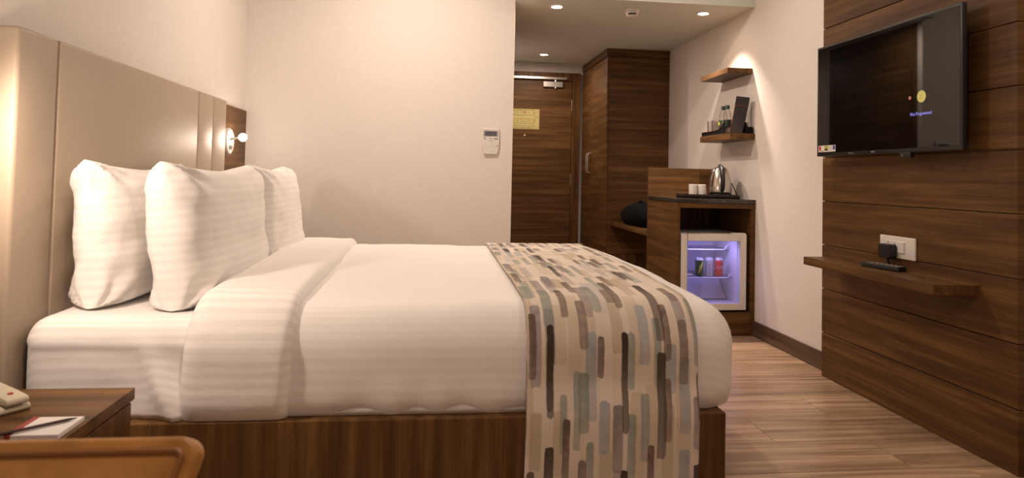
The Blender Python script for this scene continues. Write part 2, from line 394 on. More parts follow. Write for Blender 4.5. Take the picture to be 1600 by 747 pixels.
ag = thing('air_grille', (.98, 6.90, ZC+.004), 'white slot air grille in ceiling in front of the door', 'air grille')
MB().box(.60, 1.335, 6.805, 6.825, ZC-.008, ZC+.004).box(.60, 1.335, 6.985, 7.005, ZC-.008, ZC+.004).box(1.315, 1.335, 6.825, 6.985, ZC-.008, ZC+.004).box(.60, .62, 6.825, 6.985, ZC-.008, ZC+.004).build('frame', 'ceil', ag, bevel=.001)
for i in range(6):
    MB().box(.62, 1.315, -.010, .010, -.001, .001, Matrix.Translation((0, 6.842+i*.0255, ZC-.002)) @ Matrix.Rotation(.5, 4, 'X')).build('slat', 'ceil', ag)

# ------------------------------------------------------------------ headboard and sconces
HF = -1.11
hb = thing('headboard', (XL, 2.89, 0), 'tall beige leather headboard with vertical seams on wall', 'headboard')
MB().box(XL, HF-.03, 1.965, 3.822, .06, 1.39).build('backing', 'leather', hb)
for y0, y1 in ((1.96, 2.158), (2.162, 3.384), (3.388, 3.604), (3.608, 3.824)):
    MB().box(XL+.001, HF, y0, y1, .05, 1.397).build('padded_panel', 'leather', hb, bevel=.012, seg=4, smooth=True)
for y_ in (2.16, 3.386, 3.606):
    MB().box(HF-.014, HF-.006, y_-.003, y_+.003, .06, 1.39).build('seam', 'leather', hb)

def sconce(yc, sgn, z, power, label, off=''):
    t = thing('wall_sconce', (XL+.012, yc, z), label, 'wall lamp')
    X0 = XL+.012
    MB().lathe([(.03, X0), (.03, X0+.02), (.070, X0+.022), (.076, X0+.027), (.076, X0+.04), (.070, X0+.047), (0, X0+.049)], (0, yc, z), 'X', 32).build('back_plate', 'white', t, smooth=True)
    for d in (-.012, .012):
        MB().box(X0+.047, X0+.054, yc+d-.006, yc+d+.006, z-.045, z-.025).build('switch', 'greybtn', t, bevel=.001)
    MB().tube([(X0+.045, yc, z+.01), (X0+.07, yc+.03*sgn, z+.02), (X0+.075, yc+.09*sgn, z+.025), (X0+.07, yc+.112*sgn, z+.028)], .007, 8).build('arm', 'alu', t, smooth=True)
    bc = Vector((X0+.075, yc+.142*sgn, z+.03))
    MB().lathe([(0, -.024)]+[(.024*math.cos(a), .024*math.sin(a)) for a in [math.radians(q) for q in range(-75, 90, 15)]]+[(0, .024)], bc, 'Z', 20).build('bulb'+off, 'lampon', t, smooth='all')
    for kind, share in (('POINT', .22), ('SPOT', 1.05)):
        l = bpy.data.lights.new('sconce_light'+off, kind); l.energy = power*share; l.color = WARM; l.shadow_soft_size = .04
        lo = bpy.data.objects.new({'POINT': 'sconce_glow', 'SPOT': 'sconce_light'}[kind]+off, l); COL.objects.link(lo); lo.location = bc+Vector((.06, 0, 0))
        if kind == 'SPOT':
            l.spot_size = math.radians(125); l.spot_blend = .8
            lo.rotation_euler = Vector((.35, -.75*sgn, -.45)).to_track_quat('-Z', 'Y').to_euler()
        setparent(lo, t)
sconce(4.02, 1, 1.185, P_SCONCE_FAR, 'lit round white wall lamp on walnut strip beside partition')
sconce(1.77, -1, 1.185, P_SCONCE_NEAR, 'lit round white wall lamp above the bedside table', '_offscreen')

# ------------------------------------------------------------------ bed
BX1 = .88
bd = thing('platform_bed', (-.1, 2.9, 0), 'dark walnut platform bed standing under the white mattress', 'bed')
MB().box(-1.105, BX1, 1.955, 3.845, .075, .335).build('platform', 'wood_z', bd, bevel=.004)
MB().box(-1.08, BX1-.06, 2.01, 3.79, 0, .075).build('plinth', 'wood_h', bd)

def rbox(x0, x1, y0, y1, z0, z1, r, step, drop=()):
    """rounded box surface, faces of the sides named in drop left out"""
    nx, ny, nz = [max(2, int(round(d/step))) for d in (x1-x0, y1-y0, z1-z0)]
    vs = {}; V_ = []; F_ = []
    def vid(i, j, l):
        q = (i, j, l)
        if q not in vs:
            p = Vector((x0+(x1-x0)*i/nx, y0+(y1-y0)*j/ny, z0+(z1-z0)*l/nz))
            cc = Vector((min(max(p.x, x0+r), x1-r), min(max(p.y, y0+r), y1-r), min(max(p.z, z0), z1-r)))
            d = p-cc
            if d.length > 1e-9:
                # cube to sphere on the corner cell
                a = [abs(t)/r for t in d]; mxx = max(a)
                d = d.normalized()*r*mxx
            vs[q] = len(V_); V_.append(cc+d)
        return vs[q]
    def quad(f): F_.append(tuple(vid(*q) for q in f))
    for j in range(ny):
        for l in range(nz):
            if '-x' not in drop: quad(((0, j, l), (0, j, l+1), (0, j+1, l+1), (0, j+1, l)))
            if '+x' not in drop: quad(((nx, j, l), (nx, j+1, l), (nx, j+1, l+1), (nx, j, l+1)))
    for i in range(nx):
        for l in range(nz):
            quad(((i, 0, l), (i+1, 0, l), (i+1, 0, l+1), (i, 0, l+1))); quad(((i, ny, l), (i, ny, l+1), (i+1, ny, l+1), (i+1, ny, l)))
    for i in range(nx):
        for j in range(ny):
            quad(((i, j, nz), (i+1, j, nz), (i+1, j+1, nz), (i, j+1, nz)))
            if '-z' not in drop: quad(((i, j, 0), (i, j+1, 0), (i+1, j+1, 0), (i+1, j, 0)))
    return V_, F_
DY0, DY1, DZ0, DZ1, DR = 1.972, 3.828, .337, .635, .125
def arcv(p):                                                 # length across the bed, over the edge and down the side
    mid = 2.9
    return (p.y-mid) + ((p.z-DZ1) if p.y < mid else -(p.z-DZ1))
def crown(p):
    t = max(0, min(1, (p.z-DZ0)/(DZ1-DZ0)))
    k_ = max(0, 1-((p.y-2.9)/.93)**2)
    return Vector((p.x, p.y, p.z+.028*k_*t))
def tuck(p, amt=.021, h=.06):
    t = max(0, 1-(p.z-DZ0)/h); y_ = p.y
    if p.y < 2.2: y_ += amt*t*t
    if p.y > 3.6: y_ -= amt*t*t
    return Vector((p.x, y_, p.z))
# mattress in its fitted sheet
Vv, Ff = rbox(-1.098, .86, 1.998, 3.80, .337, .605, .06, .016)
def sheetfold(p):
    q = Vector(p)
    if p.y < 2.04:
        # hospital corner: slanting pleat at the end of the visible sheet side, soft sag lines along the rest
        s = p.x-(-.80)-(.60-p.z)*.45
        q.y -= .030*math.exp(-(s/.03)**2)*max(0, min(1, (.56-p.z)/.15))
        q.y -= .012*max(0, min(1, (p.x+.85)/.1))*max(0, min(1, (.47-p.z)/.08))
        q.y -= .008*math.exp(-((p.z-.545+.03*(p.x+1.1))/.012)**2)
        q.y += .004*noise.noise((p.x*5, p.z*9, 2))
    if p.z > .45: q.z += .004*noise.noise((p.x*6, p.y*6, 5))
    return q
b = MB(); b.add([sheetfold(p) for p in Vv], Ff)
mt = b.build('mattress', 'sheet', None, smooth='all', uv=lambda c: (c.x, arcv(c)))
tag(mt, 'thick mattress in white striped sheet on walnut platform', 'mattress')
# duvet
dv = thing('duvet', (.15, 2.9, DZ0), 'white striped duvet with turned-back top covering the mattress', 'duvet')
X0, X1 = -.64, .948
Vv, Ff = rbox(X0-.2, X1, DY0, DY1, DZ0, DZ1, DR, .0265, ('-x', '-z'))
def dwrk(p):
    a = 1.0 if not (.22 < p.x < .84) else .35
    w_ = .007*noise.noise((p.x*3.2, p.y*3.2, p.z*4))+.003*noise.noise((p.x*11, p.y*7, p.z*7))
    if p.z < .44: w_ += .006*math.sin(p.x*31+2*math.sin(p.x*9))*(.44-p.z)/.1
    return w_*a
def dshape(p):
    q = tuck(crown(p))
    nrm = Vector((max(0, (p.x-(X1-DR))/DR), (min(0, (p.y-DY0-DR)/DR) if p.y < 2.9 else max(0, (p.y-DY1+DR)/DR)), max(0, (p.z-DZ1+DR)/DR)))
    if nrm.length > 0: nrm.normalize()
    # the foot end bulges a little over the platform
    q = q+nrm*dwrk(p)
    return q
b = MB(); b.add([dshape(p) for p in Vv], [f for f in Ff if True])
b.f = [f for f in b.f if min(b.v[i][0] for i in f) > X0-.005]
b.build('cover', 'duvet', dv, smooth='all', uv=lambda c: (c.x, arcv(c)))
# cross-section of the duvet, from the near hem over the top to the far hem, as (y, z, ny, nz)
def section(zn, zf, step=.02):
    pts = []
    z = zn
    while z < DZ1-DR-1e-6: pts.append((DY0, z, -1, 0)); z += step
    for i in range(0, 13): a = math.pi/2*i/12; pts.append((DY0+DR-DR*math.cos(a), DZ1-DR+DR*math.sin(a), -math.cos(a), math.sin(a)))
    n = 46
    for i in range(1, n): pts.append((DY0+DR+(DY1-DY0-2*DR)*i/n, DZ1, 0, 1))
    for i in range(0, 13): a = math.pi/2*i/12; pts.append((DY1-DR+DR*math.sin(a), DZ1-DR+DR*math.cos(a), math.sin(a), math.cos(a)))
    z = DZ1-DR-step
    while z > zf: pts.append((DY1, z, 1, 0)); z -= step
    return pts
def strip(xs, sec, off, xshift=None, uvmode=None):
    vs = []; fs = []; uvs = []
    acc = 0; prev = None
    for k_, (y_, z_, ny, nz) in enumerate(sec):
        if prev is not None: acc += math.hypot(y_-prev[0], z_-prev[1])
        prev = (y_, z_)
        for x in xs:
            xx = x+(xshift(acc) if xshift else 0)
            p = crown(Vector((xx, y_, z_))); d = off(x, acc, z_)
            vs.append((xx, p.y+ny*d, p.z+nz*d)); uvs.append((x-xs[0], acc))
    n = len(xs)
    for k_ in range(len(sec)-1):
        for i in range(n-1): fs.append((k_*n+i, k_*n+i+1, (k_+1)*n+i+1, (k_+1)*n+i))
    return vs, fs, uvs
def build_strip(name, data, mat, parent, thick):
    vs, fs, uvs = data
    me = bpy.data.meshes.new(name); me.from_pydata(vs, [], fs); me.update()
    L = me.uv_layers.new(name='UVMap')
    for lp in me.loops: L.data[lp.index].uv = uvs[lp.vertex_index]
    me.polygons.foreach_set('use_smooth', [True]*len(me.polygons)); me.materials.append(M[mat])
    o = bpy.data.objects.new(name, me); COL.objects.link(o)
    if thick: md = o.modifiers.new('thickness', 'SOLIDIFY'); md.thickness = thick; md.offset = 0
    if parent is not None: setparent(o, parent)
    return o
# turned-back band, a thick soft roll edge on both sides
sec = section(.337, .36)
fx0, fx1 = -.668, -.375
def foldoff(x, s, z):
    e0 = (x-fx0)/.05; e1 = (fx1-x)/.035
    t = 1
    if e0 < 1: t = math.sqrt(max(0, 1-(1-e0)**2))
    if e1 < 1: t = min(t, math.sqrt(max(0, 1-(1-e1)**2)))
    d = -.012+.046*t
    d += .006*noise.noise((x*8, s*4, 1))
    if z < .40 and s < 1: d -= .02*((.40-z)/.06)**2
    return d
xs = [fx0+.05*(1-math.cos(math.pi/2*i/6)) for i in range(6)]+[fx0+.05+(fx1-.035-fx0-.05)*i/9 for i in range(10)]+[fx1-.035+.035*math.sin(math.pi/2*i/6) for i in range(1, 7)]
fo = strip(xs, sec, foldoff, xshift=lambda s: .018*math.sin(s*2.2-.3)+.012*noise.noise((s*2.5, 3, 1)))
fo = (fo[0], fo[1], [(u_, v_) for u_, v_ in fo[2]])
o = build_strip('turned_back_band', fo, 'sheet', dv, 0)
# runner
rx0, rx1 = .275, .785
sec = [(DY0, z_, -1, 0) for z_ in [.06+i*.025 for i in range(11)]]+section(.337, .16)
def runoff(x, s, z):
    d = .014+.003*noise.noise((x*6, s*5, 9))
    if s < .4 and z < .42: d = .014+.022*min(1, (.42-z)/.09)**.8+.004*math.sin(x*24+s*3)*min(1, (.42-z)/.2)
    return d
xs = [rx0+(rx1-rx0)*i/34 for i in range(35)]
ro = strip(xs, sec, runoff, xshift=lambda s: .007*math.sin(s*3.0)+.018*min(1, max(0, (s-1.0)/1.2)))
run = build_strip('bed_runner', ro, 'runner', None, .004)
tag(run, 'patterned bed runner with brown, teal and grey brush strokes across the duvet', 'bed runner')

# pillows: stand on their long edge, leaning back on the headboard
def pillow(name, c, wdt, hgt, th, lean, yawz, seed, label, roll=0):
    n = 40; vs = []; fs = []; idx = {}
    def P(u, v, sd):
        ex = 1-abs(u)**3.6; ey = 1-abs(v)**(3.2 if v > 0 else 6.0)
        t = th/2*(max(0, ex)*max(0, ey))**.40
        # concave edges between pulled-out corners
        cu = 1-.055*(1-v*v)**1.0*abs(u)**2 ; cv = 1-(.125 if v > 0 else -.02)*(1-u*u)*abs(v)**2
        x = wdt/2*u*cu; z = hgt/2*v*cv
        edge = 1-min(1, (1-max(abs(u), abs(v)))/.45)
        wr = .004*noise.noise((u*14+seed, v*5, sd*2))+.012*noise.noise((u*2.3+seed, v*2.3, sd*3))+.007*edge*noise.noise((u*7+seed*2, v*7, sd*5+seed))
        # creases radiating from the corners
        for cu_, cv_ in ((-1, -1), (-1, 1), (1, -1), (1, 1)):
            du, dw = u-cu_, v-cv_; rr = math.hypot(du, dw); an = math.atan2(dw, du)
            wr += .017*math.exp(-(rr/.5)**2)*math.sin(an*9+seed+cu_*2)*min(1, rr/.2)
        bott = .02*max(0, -v-.4)
        return Vector((x, sd*(t+(wr*min(1, t/.03)))+0, z)), u, v
    for sd in (1, -1):
        for i in range(n+1):
            for j in range(n+1):
                u = math.sin((2*i/n-1)*math.pi/2*.999)/math.sin(math.pi/2*.999); v = math.sin((2*j/n-1)*math.pi/2*.999)/math.sin(math.pi/2*.999)
                idx[(sd, i, j)] = len(vs); vs.append(P(u, v, sd)[0])
    for sd in (1, -1):
        for i in range(n):
            for j in range(n):
                q = (idx[(sd, i, j)], idx[(sd, i+1, j)], idx[(sd, i+1, j+1)], idx[(sd, i, j+1)]); fs.append(q if sd < 0 else q[::-1])
    # local: width along x, thickness along y, height z  ->  width along world Y, thickness along X
    R_ = Matrix.Rotation(math.radians(90+yawz), 4, 'Z') @ Matrix.Rotation(-lean, 4, 'X') @ Matrix.Rotation(roll, 4, 'Y')
    me = bpy.data.meshes.new(name); me.from_pydata(vs, [], fs); me.update()
    L = me.uv_layers.new(name='UVMap')
    for lp in me.loops: co = me.vertices[lp.vertex_index].co; L.data[lp.index].uv = (co.x, co.z)
    bm = bmesh.new(); bm.from_mesh(me); bmesh.ops.remove_doubles(bm, verts=bm.verts, dist=.0008); bm.to_mesh(me); bm.free()
    me.transform(R_)
    zmin = min(v_.co.z for v_ in me.vertices)
    for v_ in me.vertices:                                   # the pillow's weight flattens its lower edge
        h_ = v_.co.z-zmin
        if h_ < .05: v_.co.z = zmin+.018+.032*(h_/.05)**2
    zmin += .018
    me.polygons.foreach_set('use_smooth', [True]*len(me.polygons)); me.materials.append(M['pillow'])
    o = bpy.data.objects.new(name, me); COL.objects.link(o); o.location = (c[0], c[1], c[2]-zmin)
    return tag(o, label, 'pillow')
pillow('pillow', (-.99, 2.49, .611), .76, .445, .20, .06, 0, 1.3, 'white pillow leaning on headboard, nearest the bedside table')
pillow('pillow', (-.99, 3.28, .611), .76, .435, .20, .10, 0, 4.1, 'white pillow against headboard, mostly hidden, on the partition side')
pillow('pillow', (-.745, 2.475, .611), .80, .445, .22, .10, -2, 7.7, 'white striped pillow in front row, on the bedside table side')
pillow('pillow', (-.745, 3.31, .611), .78, .45, .22, .10, 2, 2.9, 'white striped pillow in front row, on the partition side')

# ------------------------------------------------------------------ bedside table and what lies on it
ZN = .455
ns = thing('bedside_table', (-.965, 1.65, 0), 'dark walnut bedside table with telephone and notepad on top', 'bedside table')
MB().box(-1.185, -.748, 1.40, 1.88, ZN-.03, ZN).build('table_top', 'wood_x', ns, bevel=.002)
MB().box(-1.18, -.765, 1.41, 1.87, .06, ZN-.03).build('body', 'wood_z', ns, bevel=.002)
dr = MB().box(-.765, -.750, 1.415, 1.865, .25, ZN-.034).build('drawer', 'wood_z', ns, bevel=.002)
MB().box(-.750, -.738, 1.58, 1.70, .33, .342).build('handle', 'alu', dr, bevel=.002)
dr = MB().box(-.765, -.750, 1.415, 1.865, .065, .246).build('drawer', 'wood_z', ns, bevel=.002)
MB().box(-.750, -.738, 1.58, 1.70, .15, .162).build('handle', 'alu', dr, bevel=.002)
MB().box(-1.16, -.79, 1.43, 1.85, 0, .06).build('plinth', 'wood_h', ns)
# telephone
ph = thing('telephone', (-.99, 1.66, ZN), 'cream desk telephone with handset on the bedside table', 'telephone')
RT = Matrix.Translation((-1.045, 1.725, ZN)) @ Matrix.Rotation(math.radians(-34), 4, 'Z')
MB().prism([(-.10, 0), (.105, 0), (.108, .010), (.10, .016), (-.10, .026)], -.085, .075, 'Y', RT).build('base', 'cream', ph, bevel=.005, smooth=True)
hs = MB()
hs.prism([(-.105, .032), (-.06, .030), (-.05, .036), (.05, .028), (.06, .021), (.112, .019), (.116, .025), (.112, .035), (.06, .041), (-.06, .050), (-.10, .050)], .018, .066, 'Y', RT)
hs.build('handset', 'cream', ph, bevel=.006, smooth=True)
MB().box(-.105, -.06, .02, .064, .022, .033, RT).build('cradle', 'cream', ph, bevel=.003)
MB().lathe([(0, .003), (.006, .003), (.007, 0)], RT @ Vector((.080, .042, .0375)), n=12).build('red_mark', 'redcover', ph)
for i in range(4):
    for j in range(3):
        MB().box(-.006, .006, -.005, .005, 0, .005, RT @ Matrix.Translation((-.045+i*.028, -.062+j*.024, .0215-.0014*i)) @ Matrix.Rotation(.05, 4, 'Y')).build('key', 'white', ph)
MB().tube([RT @ Vector((-.10, .06, .02)), RT @ Vector((-.12, .07, .010)), RT @ Vector((-.14, .05, .005))], .003, 6).build('cord', 'cream', ph, smooth=True)
# notepad + pencil
npd = thing('notepad', (-.80, 1.585, ZN), 'white notepad with red edge on the bedside table', 'notepad')
poly = [(-.823, 1.532), (-.756, 1.532), (-.756, 1.640), (-.823, 1.640)]
MB().prism([(-.850, 1.531), (-.757, 1.531), (-.757, 1.640), (-.850, 1.640)], ZN, ZN+.010, 'Z').build('pages', 'paper', npd, bevel=.0008)
MB().prism([(-.862, 1.531), (-.8505, 1.531), (-.8505, 1.640), (-.862, 1.640)], ZN, ZN+.0112, 'Z').build('binding', 'redcover', npd, bevel=.0008)
pc = thing('pencil', (-.81, 1.57, ZN), 'dark slim pencil lying across the notepad', 'pencil')
a = Vector((-.885, 1.505, ZN+.0155)); e = Vector((-.762, 1.618, ZN+.0145)); d_ = (e-a).normalized()
MB().tube([a, e-d_*.018], .0036, 6).build('shaft', plain('dark_pencil', (.05, .015, .015, 1), .4), pc)
MB().tube([e-d_*.018, e], [.0036, .0008], 6).build('tip', 'black', pc)

# ------------------------------------------------------------------ tan leather chair in the foreground
ch = thing('leather_chair', (-.58, .72, 0), 'tan leather chair with piped back beside the bedside table', 'chair')
def backpoly(ins=0, zt=.713):
    pts = []
    xl, xr = -.90+ins, -.281-ins; z0, z1 = .36+ins, zt-ins; tp = .075
    R0 = max(.006, .022-ins*.8)
    for cx, cz, a0 in ((xr-R0, z1-R0, 0), (xl+R0, z1-R0, 90)):
        for i in range(7):
            a = math.radians(a0+15*i); pts.append((cx+R0*math.cos(a), cz+R0*math.sin(a)))
    pts += [(xl+tp, z0), (xr-tp, z0)]
    return pts
YC0 = .770
RB = Matrix.Translation((0, YC0, .36)) @ Matrix.Rotation(math.radians(-25), 4, 'X') @ Matrix.Translation((0, -YC0, -.36))
cb_ = MB(); cb_.prism(backpoly(), YC0-.022, YC0+.022, 'Y', RB); cb_.build('backrest', 'tan', ch, bevel=.006, seg=3, smooth=True)
def loop3(ins, y_): pts = backpoly(ins); pts.append(pts[0]); return [RB @ Vector((a_, y_, b_)) for a_, b_ in pts]
MB().tube(loop3(.016, YC0-.0215), .0045, 8).build('piping', 'tan_piping', ch, smooth=True)
MB().tube(loop3(.016, YC0+.0215), .0045, 8).build('piping', 'tan_piping', ch, smooth=True)
MB().box(-.83, -.35, .32, .755, .34, .44).build('seat', 'tan', ch, bevel=.03, seg=4, smooth=True)
MB().box(-.82, -.36, .33, .80, .29, .34).build('seat_frame', 'wood_z', ch, bevel=.004)
for x in (-.80, -.38):
    for y_ in (.36, .77): MB().tube([(x, y_, .30), (x, y_, 0)], [.02, .014], 10).build('leg', 'wood_z', ch, smooth=True)

# ------------------------------------------------------------------ television wall panel
XP = 2.075; PY0, PY1 = 2.215, 3.444
tp_ = thing('tv_wall_panel', (XR, 2.83, 0), 'walnut board panel on wall behind the television', 'wall panel')
MB().box(XP+.012, XR, PY0+.004, PY1-.004, .0, ZB-.02).build('backing', 'wood_h', tp_)
z = 0; i = 0
while z < ZB-.03:
    z1 = min(z+.231, ZB-.01)
    MB().box(XP, XR-.0005, PY0, PY1, z+.002, z1-.002).build('board', 'wood_h', tp_, bevel=.0012, seg=1)
    z = z1; i += 1

# television
XT = 2.0
tv = thing('television', (XT+.03, 2.876, 1.155), 'large black flat screen television mounted on walnut panel', 'television')
ty0, ty1, tz0, tz1 = 2.382, 3.374, 1.158, 1.728
MB().box(XT, XT+.022, ty0, ty1, tz0, tz1).build('bezel', 'black', tv, bevel=.004, seg=3, smooth=True)
MB().box(XT+.022, XT+.055, ty0+.10, ty1-.10, tz0+.04, tz1-.12).build('back_housing', 'blackm', tv, bevel=.012)
MB().box(XT+.055, XP, 2.72, 3.04, 1.32, 1.55).build('wall_bracket', 'blackm', tv, bevel=.003)
scr = MB().box(XT-.0012, XT, ty0+.010, ty1-.012, tz0+.018, tz1-.011).build('screen', 'screen', tv)
FM = lambda y_, z_, x_=XT-.0016: facing((x_, y_, z_), (0, -1, 0), (0, 0, 1))
text('screen_text', 'Not Programmed', .0205, 'txt', scr, FM(2.604, 1.3165), .0003, .86)
MB().lathe([(0, XT-.0022), (.025, XT-.0022), (.025, XT-.0012)], (0, 2.600, 1.387), 'X', 28).build('yellow_disc', 'scr_y', scr)
text('disc_mark', '2', .026, 'scr_y2', scr, FM(2.603, 1.386, XT-.0024), .0002)
MB().lathe([(0, XT-.0022), (.0075, XT-.0022), (.0075, XT-.0012)], (0, 2.669, 1.388), 'X', 16).build('red_dot', 'scr_r', scr)
st = MB().box(XT-.0018, XT-.0011, 3.205, 3.356, 1.180, 1.213).build('energy_sticker', 'paper', tv)
for y_, wd, m_ in ((3.342, .018, 'red'), (3.285, .034, 'lime'), (3.218, .018, 'blue')):
    MB().box(XT-.0023, XT-.0017, y_-wd/2, y_+wd/2, 1.190, 1.210).build('printed_block', m_, st)
MB().box(XT-.0025, XT-.0021, 3.272, 3.298, 1.186, 1.196).build('printed_block', 'ink', st)
for i in range(3): MB().box(XT-.0023, XT-.0017, 3.235, 3.258, 1.188+i*.008, 1.190+i*.008).build('printed_line', 'greybtn', st)
for i in range(2): MB().box(XT-.0023, XT-.0017, 3.306, 3.350, 1.1825+i*.004, 1.1845+i*.004).build('printed_line', 'lime' if i else 'red', st)
text('maker_mark', 'LG', .014, 'alu', tv, FM(2.905, 1.168, XT-.0006), .0006)
MB().lathe([(0, XT-.0014), (.0045, XT-.0014), (.0045, XT-.0002)], (0, 2.921, 1.168), 'X', 14).build('emblem', 'alu', tv)
MB().box(XT-.001, XT, 3.06, 3.10, 1.166, 1.169).build('indicator', 'alu', tv)
MB().box(XT+.002, XT+.022, 2.67, 2.74, 1.138, 1.158).build('sensor_box', 'black', tv, bevel=.002)
text('sensor_mark', 'LG', .009, 'alu', tv, FM(2.72, 1.147, XT+.0012), .0006)

# floating shelf under the television
sh = MB().box(1.883, XP, 2.386, 3.292, .606, .645).build('floating_shelf', 'wood_y', None, bevel=.0015)
tag(sh, 'walnut floating shelf on panel below the television', 'shelf')
# socket
so = thing('wall_socket', (XP, 2.84, .69), 'white wall socket plate with switch above the floating shelf', 'socket')
MB().box(XP-.010, XP, 2.725, 2.957, .692, .789).build('plate', 'white', so, bevel=.004, seg=3, smooth=True)
mo = MB().box(XP-.013, XP-.010, 2.785, 2.915, .714, .768).build('socket_module', 'white', so, bevel=.0015)
MB().box(XP-.0165, XP-.013, 2.788, 2.826, .718, .764).build('switch', 'white', so, bevel=.002)
for y_, z_ in ((2.893, .760), (2.849, .756)): MB().lathe([(.0032, XP-.0136), (.0032, XP-.013)], (0, y_, z_), 'X', 10).build('pin_hole', 'black', mo)
ad = thing('power_adapter', (XP-.04, 2.87, .68), 'black power adapter plugged into the white wall socket', 'adapter')
MB().prism([(2.905, .690), (2.838, .690), (2.832, .698), (2.832, .745), (2.840, .753), (2.903, .753), (2.911, .745), (2.911, .698)], XP-.052, XP-.0135, 'X').build('body', 'black', ad, bevel=.004)
MB().tube([(XP-.033, 2.868, .692), (XP-.033, 2.866, .675), (XP-.03, 2.862, .662)], [.0085, .006, .004], 8).build('strain_relief', 'black', ad, smooth=True)
MB().tube([(XP-.03, 2.862, .664), (XP-.022, 2.856, .652), (XP-.012, 2.85, .648), (XP-.004, 2.82, .648)], .0025, 6).build('cable', 'black', ad, smooth=True)
# remote control
rm = thing('remote_control', (2.0, 2.83, .645), 'black remote control lying on the floating shelf', 'remote')
RM = Matrix.Translation((1.995, 2.835, .646)) @ Matrix.Rotation(math.radians(14), 4, 'Z')
MB().prism([(-.024, -.10), (.024, -.10), (.026, -.06), (.022, .10), (-.022, .10), (-.026, -.06)], 0, .020, 'Z', RM).build('body', 'black', rm, bevel=.004)
for i in range(7):
    for j in range(3):
        MB().box(-.005, .005, -.005, .005, .0195, .022, RM @ Matrix.Translation((-.013+j*.013, -.08+i*.024, 0))).build('button', 'greybtn', rm)

# ------------------------------------------------------------------ thermostat on the partition
th = thing('thermostat', (.375, YP, 1.165), 'white air conditioning controller with grey display on partition wall', 'thermostat')
y1_ = YP-.018
MB().prism([(.318, 1.212), (.318, 1.334), (.432, 1.334), (.432, 1.212), (.418, 1.163), (.333, 1.163)], y1_, YP, 'Y').build('housing', 'white', th, bevel=.003)
MB().box(.328, .423, y1_-.0015, y1_, 1.282, 1.318).build('display_frame', 'greybtn', th, bevel=.0005)
MB().box(.337, .413, y1_-.0028, y1_-.001, 1.286, 1.314).build('display', 'darkglass', th)
for x in (.336, .402, .417): MB().lathe([(0, y1_-.003), (.005, y1_-.003), (.006, y1_)], (x, 0, 1.268), 'Y', 12).build('button', 'greybtn', th)
MB().box(.368, .386, y1_-.002, y1_, 1.2655, 1.2685).build('button', 'greybtn', th)
MB().box(.368, .386, y1_-.002, y1_, 1.2505, 1.2535).build('button', 'greybtn', th)
MB().box(.336, .366, y1_-.001, y1_, 1.3215, 1.3255).build('maker_strip', 'pinkpaper', th)
MB().box(.414, .428, y1_-.001, y1_, 1.2195, 1.2225).build('red_mark', 'redcover', th)
MB().box(.320, .430, y1_-.0006, y1_, 1.2122, 1.2130).build('cover_joint', 'greybtn', th)

# ------------------------------------------------------------------ wardrobe
YW0, YW1, XW = 6.04, 7.085, 1.575
wr = thing('wardrobe', (1.85, 6.55, 0), 'tall dark walnut wardrobe next to the entrance door', 'wardrobe')
MB().box(XW, XR-.001, YW0, YW1-.03, .34, 2.13).build('carcass', 'wood_h', wr, bevel=.002)
MB().box(XW-.028, XR-.001, YW0-.006, YW1-.03, 2.134, ZC+.002).build('cornice', 'wood_h', wr, bevel=.002)
MB().box(XW+.05, XR-.001, YW0, YW1-.03, 0, .337).build('plinth', 'wood_z', wr)
ym = (YW0+YW1-.03)/2+.14
for a, b_, hy in ((YW0+.002, ym-.0015, ym-.035), (ym+.0015, YW1-.033, ym+.035)):
    d = MB().box(XW-.021, XW-.002, a, b_, .345, 2.128).build('door', 'wood_h', wr, bevel=.0015)
    MB().tube([(XW-.021, hy, 1.07), (XW-.045, hy, 1.08), (XW-.050, hy, 1.12), (XW-.047, hy, 1.17), (XW-.050, hy, 1.22), (XW-.045, hy, 1.26), (XW-.021, hy, 1.27)], .006, 8).build('handle', 'alu', d, smooth=True)

# luggage bench + bag
XC, YC, YCB = 1.602, 4.335, 4.952
be = thing('luggage_bench', (1.87, 5.5, .6), 'walnut luggage bench with ridged top between wardrobe and minibar unit', 'bench')
MB().box(XC, XR-.001, YCB+.022, YW0-.007, .597, .622).build('bench_board', 'wood_h', be, bevel=.002)
for i in range(9):
    y_ = YCB+.08+i*.11
    MB().box(XC+.02, XR-.06, y_, y_+.05, .622, .630).build('slat', 'wood_x', be, bevel=.002)
bg = thing('duffel_bag', (1.85, 5.6, .63), 'soft black bag resting on the luggage bench', 'bag')
vs = []; nn_, mm_ = 24, 14; bm_ = MB()
for j in range(mm_+1):
    ph_ = math.pi*j/mm_
    for i in range(nn_):
        a = 2*math.pi*i/nn_
        sx = lambda t, e_: math.copysign(abs(t)**e_, t)
        x = .17*sx(math.cos(a), .6)*math.sin(ph_)**.45; y_ = .38*sx(math.sin(a), .75)*math.sin(ph_)**.45
        zz = .11*(-math.cos(ph_))
        if zz > 0: zz *= 1.05-.75*max(0, min(1, (y_+.05)/.40))
        q = Vector((x, y_, zz))
        q *= 1+.06*noise.noise((x*9, y_*9, zz*9))
        vs.append((1.80+q.x, 5.62+q.y, max(.6305, .72+q.z)))
bm_.add(vs, [(j*nn_+i, j*nn_+(i+1) % nn_, (j+1)*nn_+(i+1) % nn_, (j+1)*nn_+i) for j in range(mm_) for i in range(nn_)])
bm_.build('bag_body', 'blackm', bg, smooth='all')
MB().tube([(1.72, 5.38, .80), (1.71, 5.40, .83), (1.71, 5.47, .84), (1.71, 5.53, .825), (1.72, 5.56, .78)], .010, 8).build('handle', 'blackm', bg, smooth=True)

